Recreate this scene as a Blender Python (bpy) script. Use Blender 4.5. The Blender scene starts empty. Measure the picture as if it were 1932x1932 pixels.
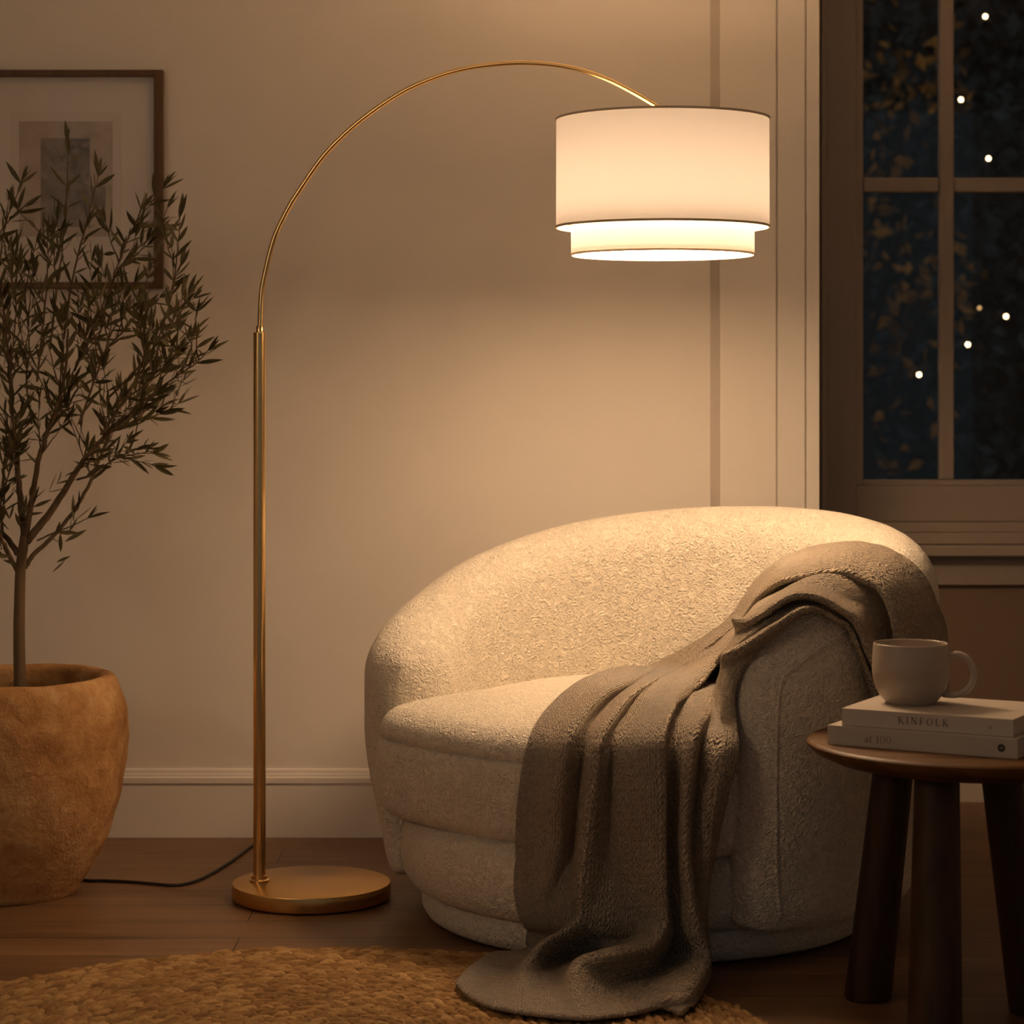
import bpy, bmesh, math, random
import numpy as np
from mathutils import Vector, Matrix, noise
PI = math.pi
F, HOR, H = 4400.0, 740.0, 1.059            # focal length (1932 px frame), horizon row, eye height
C = bpy.context.scene.collection
def P(px, py, D):                           # point seen at a pixel, D metres in front of the camera
    return Vector(((px-966)*D/F, D, H-(py-HOR)*D/F))
def G(px, py):                              # point on the floor
    D = H*F/(py-HOR); return Vector(((px-966)*D/F, D, 0))

# ------------------------------------------------------------------ materials
class M:
    def __init__(s, name):
        s.m = bpy.data.materials.new(name); s.m.use_nodes = True
        s.t = s.m.node_tree; s.t.nodes.clear()
        s.out = s.n('ShaderNodeOutputMaterial')
    def n(s, ty, **kw):
        nd = s.t.nodes.new(ty)
        for k, v in kw.items():
            if k.startswith('_'): setattr(nd, k[1:], v)
            else:
                k = k.replace('__', ' ')
                nd.inputs[k].default_value = v
        return nd
    def l(s, a, b): s.t.links.new(a, b)
    def math(s, op, a, b=None, clamp=False):
        nd = s.t.nodes.new('ShaderNodeMath'); nd.operation = op; nd.use_clamp = clamp
        for i, v in enumerate((a, b)):
            if v is None: continue
            if isinstance(v, (int, float)): nd.inputs[i].default_value = v
            else: s.l(v, nd.inputs[i])
        return nd.outputs[0]
    def coord(s, kind='Object', scale=None):
        tc = s.n('ShaderNodeTexCoord')
        if scale is None: return tc.outputs[kind]
        mp = s.n('ShaderNodeMapping'); mp.inputs['Scale'].default_value = scale
        s.l(tc.outputs[kind], mp.inputs[0]); return mp.outputs[0]
    def noise(s, vec, scale, detail=2, rough=.5, dist=0):
        nd = s.n('ShaderNodeTexNoise', Scale=scale, Detail=detail, Roughness=rough, Distortion=dist)
        s.l(vec, nd.inputs['Vector']); return nd.outputs['Fac']
    def ramp(s, fac, *stops):
        nd = s.n('ShaderNodeValToRGB'); cr = nd.color_ramp
        while len(cr.elements) < len(stops): cr.elements.new(.5)
        for e, (p, c) in zip(cr.elements, stops): e.position = p; e.color = (*c, 1)
        s.l(fac, nd.inputs[0]); return nd.outputs[0]
    def bump(s, h, strength=.5, dist=.01, normal=None):
        nd = s.n('ShaderNodeBump', Strength=strength, Distance=dist); s.l(h, nd.inputs['Height'])
        if normal is not None: s.l(normal, nd.inputs['Normal'])
        return nd.outputs[0]
    def pbr(s, color, rough=.5, metal=0, normal=None, **kw):
        p = s.n('ShaderNodeBsdfPrincipled')
        p.inputs['Roughness'].default_value = rough if isinstance(rough, (int, float)) else .5
        if not isinstance(rough, (int, float)): s.l(rough, p.inputs['Roughness'])
        p.inputs['Metallic'].default_value = metal
        if isinstance(color, tuple): p.inputs['Base Color'].default_value = (*color, 1)
        else: s.l(color, p.inputs['Base Color'])
        if normal is not None: s.l(normal, p.inputs['Normal'])
        for k, v in kw.items():
            p.inputs[k.replace('__', ' ')].default_value = v
        s.l(p.outputs[0], s.out.inputs[0]); s.p = p
        return s.m
def plain(name, col, rough=.5, metal=0, **kw): return M(name).pbr(col, rough, metal, **kw)

def mk_paint(name, col, rough=.6, amp=.04):
    m = M(name); co = m.coord()
    f = m.noise(co, 2.2, 3)
    c = m.ramp(f, (.3, tuple(v*(1-amp) for v in col)), (.7, tuple(min(1, v*(1+amp)) for v in col)))
    b = m.bump(m.noise(co, 220, 2), .06, .002)
    return m.pbr(c, rough, 0, b)
WALL = mk_paint('wall_paint', (.80, .745, .68))
TRIM = mk_paint('trim_paint', (.80, .75, .69), .42, .02)
TAUPE = mk_paint('taupe_paint', (.52, .46, .40), .5, .03)
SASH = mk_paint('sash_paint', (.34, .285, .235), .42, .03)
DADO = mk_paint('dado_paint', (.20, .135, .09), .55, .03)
CEIL = mk_paint('ceiling_paint', (.85, .82, .78), .8)

def mk_floor():
    m = M('floor_boards'); co = m.coord()
    br = m.n('ShaderNodeTexBrick', Scale=1.0)
    br.offset = .37; br.inputs['Brick Width'].default_value = 1.7; br.inputs['Row Height'].default_value = .145
    br.inputs['Mortar Size'].default_value = .0016; br.inputs['Mortar Smooth'].default_value = .2
    br.inputs['Color1'].default_value = (.35, .35, .35, 1); br.inputs['Color2'].default_value = (.65, .65, .65, 1); br.inputs['Bias'].default_value = 0
    br.inputs['Mortar'].default_value = (0, 0, 0, 1)
    m.l(co, br.inputs['Vector'])
    g = m.noise(m.coord(scale=(2.2, 38, 1)), 1, 6, .62, .6)
    g2 = m.noise(m.coord(scale=(.9, 9, 1)), 1, 3, .5, .8)
    bw = m.n('ShaderNodeRGBToBW'); m.l(br.outputs['Color'], bw.inputs[0])
    f = m.math('ADD', m.math('MULTIPLY', g, .5), m.math('ADD', m.math('MULTIPLY', g2, .3), m.math('MULTIPLY', bw.outputs[0], .3)))
    c = m.ramp(f, (.36, (.088, .045, .020)), (.55, (.165, .086, .039)), (.72, (.235, .130, .062)))
    mx = m.n('ShaderNodeMix'); mx.data_type = 'RGBA'
    m.l(br.outputs['Fac'], mx.inputs[0]); m.l(c, mx.inputs[6]); mx.inputs[7].default_value = (.02, .011, .006, 1)
    hh = m.math('SUBTRACT', m.math('MULTIPLY', g, .25), br.outputs['Fac'])
    return m.pbr(mx.outputs[2], .46, 0, m.bump(hh, .35, .0015))
FLOOR = mk_floor()

def mk_boucle(name, col):
    m = M(name); co = m.coord()
    n1 = m.noise(co, 66, 1.0, .5, 1.3)
    worm = m.math('ABSOLUTE', m.math('SUBTRACT', n1, .5))
    worm = m.math('SUBTRACT', 1, m.math('MULTIPLY', worm, 6, True))
    n2 = m.noise(co, 100, 1, .5, 1.2)
    w2 = m.math('SUBTRACT', 1, m.math('MULTIPLY', m.math('ABSOLUTE', m.math('SUBTRACT', n2, .5)), 6, True))
    h = m.math('MAXIMUM', worm, m.math('MULTIPLY', w2, .75))
    h = m.math('ADD', h, m.math('MULTIPLY', m.noise(co, 420, 2), .2))
    c = m.ramp(h, (.05, tuple(v*.80 for v in col)), (.75, col), (1, tuple(min(1, v*1.06) for v in col)))  # crevice shade is put into the colour: low loops darker
    return m.pbr(c, .95, 0, m.bump(h, .7, .0062), Sheen__Weight=.25, Sheen__Roughness=.5)
BOUCLE = mk_boucle('cream_boucle', (.80, .725, .60))

def mk_knit():
    m = M('taupe_knit'); uv = m.n('ShaderNodeUVMap'); uv.uv_map = 'UVMap'
    sp = m.n('ShaderNodeSeparateXYZ'); m.l(uv.outputs[0], sp.inputs[0])
    nz = m.noise(m.coord(), 60, 2, .5, 0)
    U = m.math('ADD', sp.outputs[0], m.math('MULTIPLY', m.math('SUBTRACT', nz, .5), .006))
    w = .0155
    a = m.math('ABSOLUTE', m.math('SUBTRACT', m.math('FRACT', m.math('DIVIDE', U, w)), .5))      # 0 at wale centre .. .5 at edge
    wale = m.math('SINE', m.math('MULTIPLY', m.math('MULTIPLY', a, 2), PI))
    vv = m.math('ADD', m.math('DIVIDE', sp.outputs[1], .0135), m.math('MULTIPLY', a, 2.0))
    st = m.math('SINE', m.math('MULTIPLY', m.math('FRACT', vv), PI))
    n1 = m.noise(m.coord(), 70, 1.2, .5, 1.2)
    worm = m.math('SUBTRACT', 1, m.math('MULTIPLY', m.math('ABSOLUTE', m.math('SUBTRACT', n1, .5)), 6, True))
    h = m.math('ADD', m.math('MULTIPLY', m.math('MULTIPLY', wale, st), .6), m.math('MULTIPLY', worm, .6))
    col = (.60, .47, .325)
    c = m.ramp(h, (.05, tuple(v*.68 for v in col)), (.6, col), (1, tuple(v*1.12 for v in col)))  # colour darkens between the stitches, painting in their shade
    return m.pbr(c, .95, 0, m.bump(h, 1, .018), Sheen__Weight=.3, Sheen__Roughness=.5)
KNIT = mk_knit()

def mk_brass(name, radial):
    m = M(name)
    if radial:
        tg = m.n('ShaderNodeTangent'); tg.direction_type = 'RADIAL'; tg.axis = 'Z'
        r = m.math('ADD', m.math('MULTIPLY', m.noise(m.coord(scale=(1, 1, 1)), 300, 2), .08), .26)
        m.pbr((.68, .42, .15), r, 1, None, Anisotropic=.8)
        m.l(tg.outputs[0], m.p.inputs['Tangent'])
        m.p.inputs['Anisotropic Rotation'].default_value = .25 if False else 0
        return m.m
    r = m.math('ADD', m.math('MULTIPLY', m.noise(m.coord(scale=(900, 900, 8)), 1, 2), .08), .17)
    return m.pbr((.82, .58, .27), r, 1)
BRASS = mk_brass('brushed_brass', False); BRASS_DISC = mk_brass('turned_brass', True)

def mk_shade(name, dif, tr, w):
    m = M(name); co = m.coord('UV')
    d = m.n('ShaderNodeBsdfDiffuse'); d.inputs[0].default_value = (*dif, 1)
    t = m.n('ShaderNodeBsdfTranslucent'); t.inputs[0].default_value = (*tr, 1)
    wv = m.math('ADD', m.noise(m.coord('UV', (900, 60, 1)), 1, 1), m.noise(m.coord('UV', (50, 420, 1)), 1, 1))
    b = m.bump(wv, .15, .001)
    m.l(b, d.inputs['Normal'])
    mx = m.n('ShaderNodeMixShader', Fac=w)
    m.l(d.outputs[0], mx.inputs[1]); m.l(t.outputs[0], mx.inputs[2]); m.l(mx.outputs[0], m.out.inputs[0])
    return m.m
SHADE = mk_shade('linen_shade', (.86, .80, .70), (.36, .365, .385), .116)
SHADE2 = mk_shade('linen_lower_shade', (.86, .80, .70), (.38, .405, .45), .095)

def emit(name, col, s):
    m = M(name); e = m.n('ShaderNodeEmission', Strength=s); e.inputs[0].default_value = (*col, 1)
    m.l(e.outputs[0], m.out.inputs[0]); return m.m
BULB = emit('bulb_glow', (1, .63, .35), 150)
DIFFUSER = emit('diffuser_glow', (1, .64, .36), 41)
FAIRY = emit('fairy_glow', (1, .70, .38), 16); FAIRY_DIM = emit('fairy_glow_dim', (1, .58, .22), 2.2)

def mk_wood(name, lo, hi, axis, rough=.35):
    m = M(name); sc = [34, 34, 34]; sc[axis] = 2.2
    g = m.noise(m.coord(scale=tuple(sc)), 1, 5, .6, .5)
    return m.pbr(m.ramp(g, (.33, lo), (.68, hi)), rough, 0, m.bump(g, .15, .001), Specular__IOR__Level=.3)
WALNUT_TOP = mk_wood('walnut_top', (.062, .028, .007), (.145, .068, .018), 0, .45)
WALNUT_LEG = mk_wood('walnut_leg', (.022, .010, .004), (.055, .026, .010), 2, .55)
FRAME_WOOD = mk_wood('frame_wood', (.085, .045, .018), (.15, .08, .034), 2, .4)
BARK = mk_wood('olive_bark', (.10, .066, .036), (.24, .165, .095), 2, .9)

DARKBARK = mk_wood('garden_bark', (.012, .009, .007), (.03, .022, .016), 2, .9)
def mk_clay():
    m = M('rough_clay'); co = m.coord()
    a = m.noise(co, 5, 6, .62, .4); b = m.noise(co, 26, 5, .65, .6); k = m.noise(co, 85, 4, .6, .6)
    f = m.math('ADD', m.math('MULTIPLY', a, .55), m.math('MULTIPLY', b, .45))
    c = m.ramp(f, (.36, (.33, .150, .045)), (.5, (.50, .265, .098)), (.66, (.66, .43, .215)))
    h = m.math('ADD', m.math('MULTIPLY', b, .7), m.math('MULTIPLY', k, .5))
    return m.pbr(c, .92, 0, m.bump(h, .8, .007))
CLAY = mk_clay()
SOIL = M('soil'); SOIL = SOIL.pbr((.03, .018, .010), .95, 0, SOIL.bump(SOIL.noise(SOIL.coord(), 70, 5), 1, .02))

def mk_leaf(name, a, b, tr=.2):
    m = M(name); g = m.n('ShaderNodeNewGeometry')
    c = m.ramp(g.outputs['Random Per Island'], (0, a), (1, b))
    m.pbr(c, .55)
    t = m.n('ShaderNodeBsdfTranslucent'); m.l(c, t.inputs[0])
    mx = m.n('ShaderNodeMixShader', Fac=tr); m.l(m.p.outputs[0], mx.inputs[1]); m.l(t.outputs[0], mx.inputs[2])
    m.l(mx.outputs[0], m.out.inputs[0]); return m.m
OLIVE = mk_leaf('olive_leaf', (.06, .052, .017), (.19, .160, .068))
LEAF_G = mk_leaf('garden_leaf', (.012, .018, .016), (.045, .060, .056))
LEAF_B = mk_leaf('blue_green_leaf', (.018, .027, .027), (.10, .135, .14))
LEAF_A = mk_leaf('amber_leaf', (.06, .035, .012), (.85, .38, .06), .35)

def mk_glass():
    m = M('window_glass')
    t = m.n('ShaderNodeBsdfTransparent'); g = m.n('ShaderNodeBsdfGlossy', Roughness=.02)
    lw = m.n('ShaderNodeLayerWeight', Blend=.5)
    fr = m.math('ADD', .035, m.math('MULTIPLY', m.math('POWER', lw.outputs['Facing'], 5), .6))
    mx = m.n('ShaderNodeMixShader'); m.l(fr, mx.inputs[0]); m.l(t.outputs[0], mx.inputs[1]); m.l(g.outputs[0], mx.inputs[2])
    m.l(mx.outputs[0], m.out.inputs[0]); return m.m
GLASS = mk_glass()
CERAMIC = M('stoneware'); _f = CERAMIC.noise(CERAMIC.coord(scale=(6, 6, 26)), 1, 3)
CERAMIC = CERAMIC.pbr(CERAMIC.ramp(_f, (.3, (.37, .31, .25)), (.7, (.45, .385, .32))), .33)
COVER = mk_paint('book_cover', (.50, .44, .375), .5, .03)
COVER2 = mk_paint('book_cover_grey', (.45, .395, .335), .5, .03)
PAGES = M('page_edges'); _f = PAGES.noise(PAGES.coord(scale=(3, 3, 1400)), 1, 2)
PAGES = PAGES.pbr(PAGES.ramp(_f, (.3, (.44, .39, .33)), (.7, (.62, .56, .49))), .8)
INK = plain('dark_ink', (.03, .022, .016), .6); INK_PALE = plain('faded_ink', (.15, .115, .09), .6)
BLACK = plain('black_cable', (.012, .010, .009), .5)
MAT = plain('mat_board', (.74, .69, .63), .9)

# ------------------------------------------------------------------ mesh helpers
class B:                                     # collects geometry for ONE mesh
    def __init__(s): s.v = []; s.f = []
    def add(s, vs, fs):
        o = len(s.v); s.v += [tuple(v) for v in vs]; s.f += [tuple(i+o for i in f) for f in fs]; return s
    def box(s, a, b):
        x0, y0, z0 = a; x1, y1, z1 = b
        return s.add([(x0,y0,z0),(x1,y0,z0),(x1,y1,z0),(x0,y1,z0),(x0,y0,z1),(x1,y0,z1),(x1,y1,z1),(x0,y1,z1)],
                     [(3,2,1,0),(4,5,6,7),(0,1,5,4),(1,2,6,5),(2,3,7,6),(3,0,4,7)])
    def tube(s, pts, rad, n=12, caps=True):
        pts = [Vector(p) for p in pts]; N = len(pts)
        if not hasattr(rad, '__len__'): rad = [rad]*N
        rings = []; up = None
        for i, p in enumerate(pts):
            t = (pts[min(i+1, N-1)]-pts[max(i-1, 0)]).normalized()
            if up is None:
                up = t.cross(Vector((0, 1, 0)))
                if up.length < .1: up = t.cross(Vector((1, 0, 0)))
            up = (up-t*up.dot(t)).normalized(); w = t.cross(up)
            rings.append([p+(up*math.cos(2*PI*k/n)+w*math.sin(2*PI*k/n))*rad[i] for k in range(n)])
        vs = [q for r in rings for q in r]
        fs = [(i*n+k, i*n+(k+1) % n, (i+1)*n+(k+1) % n, (i+1)*n+k) for i in range(N-1) for k in range(n)]
        if caps: fs += [tuple(range(n))[::-1], tuple((N-1)*n+k for k in range(n))]
        return s.add(vs, fs)
    def lathe(s, prof, c=(0, 0, 0), n=64, close=False):       # prof: (r, z) list
        vs = []; fs = []; N = len(prof)
        for r, z in prof:
            for k in range(n): vs.append((c[0]+r*math.cos(2*PI*k/n), c[1]+r*math.sin(2*PI*k/n), c[2]+z))
        m = N if close else N-1
        for i in range(m):
            j = (i+1) % N
            fs += [(i*n+k, i*n+(k+1) % n, j*n+(k+1) % n, j*n+k) for k in range(n)]
        return s.add(vs, fs)
    def grid(s, rows, closed_u=False, closed_v=False):
        nv, nu = len(rows), len(rows[0]); vs = [q for r in rows for q in r]; fs = []
        for j in range(nv if closed_v else nv-1):
            for i in range(nu if closed_u else nu-1):
                a, b = i, (i+1) % nu; c, d = j, (j+1) % nv
                fs.append((c*nu+a, c*nu+b, d*nu+b, d*nu+a))
        return s.add(vs, fs)
    def build(s, name, mat, parent=None, smooth=False, loc=None, bevel=0, seg=2, angle=None, **props):
        me = bpy.data.meshes.new(name); 
        o = bpy.data.objects.new(name, me); C.objects.link(o)
        vs = s.v
        base = Vector((0, 0, 0))
        if parent is not None:
            o.parent = parent; base = world_loc(parent)
        if loc is not None: base = Vector(loc)
        elif parent is None and vs:
            a = np.array(vs); base = Vector(((a[:,0].min()+a[:,0].max())/2, (a[:,1].min()+a[:,1].max())/2, a[:,2].min()))
        vs = [(x-base.x, y-base.y, z-base.z) for x, y, z in vs]
        me.from_pydata(vs, [], s.f); me.update()
        if len(s.f) < 60000:                  # faces point outwards
            bm = bmesh.new(); bm.from_mesh(me); bmesh.ops.recalc_face_normals(bm, faces=bm.faces); bm.to_mesh(me); bm.free()
        if parent is None: o.location = base
        elif loc is not None: o.location = base-world_loc(parent)
        if mat is not None: me.materials.append(mat)
        if smooth:
            me.polygons.foreach_set('use_smooth', [True]*len(me.polygons))
            if angle: me.set_sharp_from_angle(angle=math.radians(angle))
        if bevel:
            md = o.modifiers.new('bevel', 'BEVEL'); md.width = bevel; md.segments = seg; md.limit_method = 'ANGLE'; md.harden_normals = False
        for k, v in props.items(): o[k] = v
        return o
def world_loc(o):
    v = Vector(o.location)
    while o.parent is not None: o = o.parent; v = v+o.location
    return v
def empty(name, loc, **props):
    o = bpy.data.objects.new(name, None); C.objects.link(o); o.location = loc; o.empty_display_size = .1
    for k, v in props.items(): o[k] = v
    return o
def spline(pts, n, closed=False):            # Catmull-Rom through points
    pts = [Vector(p) for p in pts]; out = []; N = len(pts)
    for i in range(N-1):
        p0, p1, p2, p3 = pts[max(i-1, 0)], pts[i], pts[i+1], pts[min(i+2, N-1)]
        for k in range(n):
            t = k/n
            out.append(.5*((2*p1)+(p2-p0)*t+(2*p0-5*p1+4*p2-p3)*t*t+(3*p1-p0-3*p2+p3)*t**3))
    out.append(pts[-1]); return out
def interp(x, tab):
    return float(np.interp(x, [t[0] for t in tab], [t[1] for t in tab]))
def cinterp(x, tab):                         # smooth (Catmull-Rom) table lookup
    xs = [t[0] for t in tab]; ys = [t[1] for t in tab]
    if x <= xs[0]: return ys[0]
    if x >= xs[-1]: return ys[-1]
    i = max(k for k in range(len(xs)) if xs[k] <= x)
    t = (x-xs[i])/(xs[i+1]-xs[i])
    def sl(k):
        if k == 0: return (ys[1]-ys[0])/(xs[1]-xs[0])
        if k == len(xs)-1: return (ys[-1]-ys[-2])/(xs[-1]-xs[-2])
        return (ys[k+1]-ys[k-1])/(xs[k+1]-xs[k-1])
    hh = xs[i+1]-xs[i]
    return (2*t**3-3*t*t+1)*ys[i]+(t**3-2*t*t+t)*hh*sl(i)+(-2*t**3+3*t*t)*ys[i+1]+(t**3-t*t)*hh*sl(i+1)
def sstep(a, b, x):
    t = min(1, max(0, (x-a)/(b-a))); return t*t*(3-2*t)
def hull(vs):                                 # convex faces helper not needed
    return vs

# ------------------------------------------------------------------ the room
YB, YW, ZC = 5.56, 6.04, 2.70                # back wall, window wall, ceiling
XL, XR, XC = -2.5, 2.7, .7316                # left wall, right wall, outside corner
S = dict(kind='structure')
B().box((XL-.1, -1.5, -.08), (XR+.1, YW+.16, 0)).build('floor', FLOOR, **S)
B().box((XL-.1, -1.5, ZC), (XR+.1, YW+.16, ZC+.1)).build('ceiling', CEIL, **S)
B().box((XL, YB, 0), (XC, YW+.16, ZC)).build('wall_back', WALL, **S)
B().box((XL-.1, -1.5, 0), (XL, YW+.16, ZC)).build('wall_left', WALL, **S)
B().box((XR, -1.5, 0), (XR+.1, YW+.16, ZC)).build('wall_right', WALL, **S)
# window wall with its opening
wx0 = P(1549, 0, YW).x; wz0 = H-(985-HOR)*YW/F; wx1 = 2*P(1790, 0, YW).x-wx0; wz1 = 2.46
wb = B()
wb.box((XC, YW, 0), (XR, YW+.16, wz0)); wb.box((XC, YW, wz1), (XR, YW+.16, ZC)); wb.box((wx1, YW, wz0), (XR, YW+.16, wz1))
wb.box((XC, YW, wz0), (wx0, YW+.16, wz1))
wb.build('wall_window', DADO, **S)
# base board profile (y offset from wall, z)
def baseboard(name, x0, x1, y, mat):
    pr = [(0, 0), (-.016, 0), (-.016, .122), (-.012, .1235), (-.012, .1275), (-.0185, .1295), (-.0185, .1425), (-.012, .1445), (-.012, .149), (-.009, .151), (-.007, .160), (0, .162)]
    b = B(); b.add([(x0, y+a, z) for a, z in pr]+[(x1, y+a, z) for a, z in pr],
                   [(i+1, i, i+len(pr), i+1+len(pr)) for i in range(len(pr)-1)]+[tuple(range(len(pr))), tuple(range(2*len(pr)-1, len(pr)-1, -1))])
    b.build(name, mat, **S)
baseboard('baseboard_back', XL, P(1338, 0, YB).x, YB, TRIM)
baseboard('baseboard_window', XC, XR, YW, TAUPE)
# wall boards beside the window: taupe strip, flat board, casing, edge bead
def xw(px): return P(px, 0, YB).x
def board(name, a, b, t, mat):
    B().box((xw(a), YB-t, 0), (xw(b), YB+.001, ZC)).build(name, mat, bevel=.0012, **S)
board('trim_1', 1340, 1357.5, .004, TAUPE)
board('trim_2', 1357.5, 1463.5, .010, WALL)
board('trim_3', 1466.5, 1517.8, .010, TRIM)
board('trim_4', 1520.6, 1545, .010, TRIM)

# window
win = empty('window_1', (0, YW, wz0), **S)
def wbox(b, px0, px1, py0, py1, y0, y1):
    a = P(px0, py1, YW); c = P(px1, py0, YW); return b.box((a.x, y0, a.z), (c.x, y1, c.z))
xs1 = lambda px: P(px, 0, YW).x
mir = lambda px: 2*1790-px
top = HOR-(2.42-H)*F/YW
b = B()
wbox(b, 1549, 1560, top-20, 985, YW-.012, YW+.10); wbox(b, mir(1560), mir(1549), top-20, 985, YW-.012, YW+.10); wbox(b, 1549, mir(1549), top-30, top, YW-.012, YW+.10)
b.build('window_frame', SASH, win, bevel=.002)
b = B()
wbox(b, 1561.5, 1618, top, 985, YW+.018, YW+.06); wbox(b, mir(1618), mir(1561.5), top, 985, YW+.018, YW+.06)
wbox(b, 1618, mir(1618), 917, 985, YW+.018, YW+.06); wbox(b, 1618, mir(1618), top, top+55, YW+.018, YW+.06)
# inner rebate of the sash
wbox(b, 1618, 1632, top+55, 917, YW+.030, YW+.06); wbox(b, mir(1632), mir(1618), top+55, 917, YW+.030, YW+.06)
wbox(b, 1632, mir(1632), 906, 917, YW+.026, YW+.06)
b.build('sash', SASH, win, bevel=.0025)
ry = 347; rows = [ry-543-29+0, ry]
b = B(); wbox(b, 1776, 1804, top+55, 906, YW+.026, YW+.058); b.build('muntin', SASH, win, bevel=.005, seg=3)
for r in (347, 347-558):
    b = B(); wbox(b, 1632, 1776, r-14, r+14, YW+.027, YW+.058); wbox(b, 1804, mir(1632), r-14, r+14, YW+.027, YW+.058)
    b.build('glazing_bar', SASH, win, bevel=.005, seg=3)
for c in ((1632, 1776), (1804, mir(1632))):
    for r in ((361, 906), (347-558+14, 333), (top+55, 347-558-14)):
        b = B(); wbox(b, c[0]-3, c[1]+3, r[0]-3, r[1]+3, YW+.040, YW+.044); b.build('pane', GLASS, win)
b = B()
z = lambda py, y: H-(py-HOR)*y/F
xa, xb = XC+.001, xs1(mir(1520))
b.box((xa, YW-.022, z(1004, YW)), (xb, YW, z(985, YW))); b.box((xa, YW-.030, z(1027, YW-.03)), (xb, YW, z(1004, YW)))
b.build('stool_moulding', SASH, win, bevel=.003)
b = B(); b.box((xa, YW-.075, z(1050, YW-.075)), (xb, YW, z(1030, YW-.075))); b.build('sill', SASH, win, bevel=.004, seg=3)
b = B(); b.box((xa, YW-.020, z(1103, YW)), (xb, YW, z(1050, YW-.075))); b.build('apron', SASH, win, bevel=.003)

# ------------------------------------------------------------------ garden outside
B().box((-6, YW+.3, -.35), (12, 30, -.25)).build('ground', plain('dark_grass', (.02, .024, .018), .9), **S)
def leaf_cloud(center, rad, n, size, rnd, gap=.35):
    b = B()
    for i in range(n):
        while True:
            p = Vector((rnd.uniform(-1, 1), rnd.uniform(-1, 1), rnd.uniform(-1, 1)))
            if p.length <= 1: break
        q = Vector((center[0]+p.x*rad[0], center[1]+p.y*rad[1], center[2]+p.z*rad[2]))
        if noise.noise(q*2.3) < gap-.5 and rnd.random() < .85: continue
        s = size*rnd.uniform(.6, 1.3)
        u = Vector((rnd.gauss(0, 1), rnd.gauss(0, 1), rnd.gauss(0, 1))).normalized(); w = u.orthogonal().normalized()
        w = (w*math.cos(i)+u.cross(w)*math.sin(i))
        k = u.cross(w)*s*.12
        b.add([q-u*s*.5, q+w*s*.26+k, q+u*s*.12+w*s*.3+k, q+u*s*.55, q+u*s*.12-w*s*.3+k, q-w*s*.26+k], [(0, 1, 2, 3), (0, 3, 4, 5)])
    return b
rnd = random.Random(5)
def garden_tree(name, label, x, y, crown_z, rad, n, mat, size, seed, gap=.35):
    r = random.Random(seed)
    bk = DARKBARK
    t = empty(name, (x, y, -.25), label=label, category='tree', group='trees in the garden')
    tk = B(); tk.tube(spline([(x, y, -.25), (x+.05, y, .5), (x-.03, y+.05, 1.3), (x+.02, y, crown_z+.4)], 4), [.11]*4+[.09]*4+[.07]*5, 9)
    for k in range(7):
        a = r.uniform(0, 2*PI); zz = r.uniform(.6, crown_z)
        tk.tube(spline([(x, y, zz), (x+.3*rad[0]*math.cos(a), y+.3*rad[1]*math.sin(a), zz+.35), (x+.7*rad[0]*math.cos(a), y+.7*rad[1]*math.sin(a), zz+.9)], 3), [.04, .038, .034, .03, .024, .018, .01], 6)
    tk.build('trunk', bk, t, True)
    leaf_cloud((x, y, crown_z), rad, n, size, r, gap).build('foliage', mat, t)
garden_tree('garden_tree', 'amber autumn tree outside the window, behind the left panes', 1.85, 12.6, 1.9, (.72, .4, 2.2), 1300, LEAF_A, .095, 1, .64)
garden_tree('garden_tree', 'dark green bushy tree outside the window, hung with string lights', 3.5, 14.0, 1.9, (1.7, .7, 2.6), 7500, LEAF_B, .13, 2)
garden_tree('garden_tree', 'dark green tree beyond the amber tree, at the left of the window', 1.6, 15.7, 1.9, (1.7, .7, 2.8), 9000, LEAF_G, .14, 3)
garden_tree('garden_tree', 'tallest dark tree at the back of the garden seen through the glass', 3.0, 18.2, 2.4, (5.0, 1.3, 4.4), 30000, LEAF_G, .26, 4)
hd = empty('garden_hedge', (3, 21.5, -.25), label='tall clipped dark hedge closing off the garden behind the trees', category='hedge')
B().box((-5, 21, -.25), (13, 22, 6.5)).build('hedge_body', plain('hedge_shade', (.012, .017, .015), .95), hd)
hr = random.Random(9); b = B()
for i in range(9000):
    q = Vector((hr.uniform(-3, 10), 20.95-hr.random()*.15, hr.uniform(-.2, 6.5))); sz = .13*hr.uniform(.6, 1.4)
    u = Vector((hr.gauss(0, 1), hr.gauss(0, .5), hr.gauss(0, 1))).normalized(); w_ = u.cross(Vector((0, 1, 0))+u*.1).normalized()
    b.add([q-u*sz, q+w_*sz*.5, q+u*sz, q-w_*sz*.5], [(0, 1, 2, 3)])
b.build('hedge_leaves', LEAF_G, hd)
lights = [(1859, 31, 0), (1813, 188, 0), (1865, 299, 0), (1848, 581, 1), (1898, 597, 0), (1826, 650, 0), (1734, 707, 0)]
st = empty('string_lights', P(1826, 650, 11.6), label='string of small warm fairy lights hanging among the dark trees outside', category='lights')
lp = [P(px, py, 11.5) for px, py, _ in lights]
wp = [lp[0]+Vector((.15, .1, .7))]+[q+Vector((0, .03, .03)) for q in lp]+[lp[-1]+Vector((-.5, .1, .1))]
B().tube(spline(wp, 6), .003, 6).build('wire', BLACK, st, True)
for q, (px, py, dim) in zip(lp, lights):
    rr = .0065 if dim else .008
    b = B(); b.lathe([(.0001, -rr)]+[(rr*math.sin(a), -rr*math.cos(a)) for a in np.linspace(.2, PI-.2, 9)]+[(.0001, rr)], q, 14)
    ob = b.build('bulb', FAIRY_DIM if dim else FAIRY, st, True)
    if dim: ob['label'] = 'dim orange fairy light'

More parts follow.
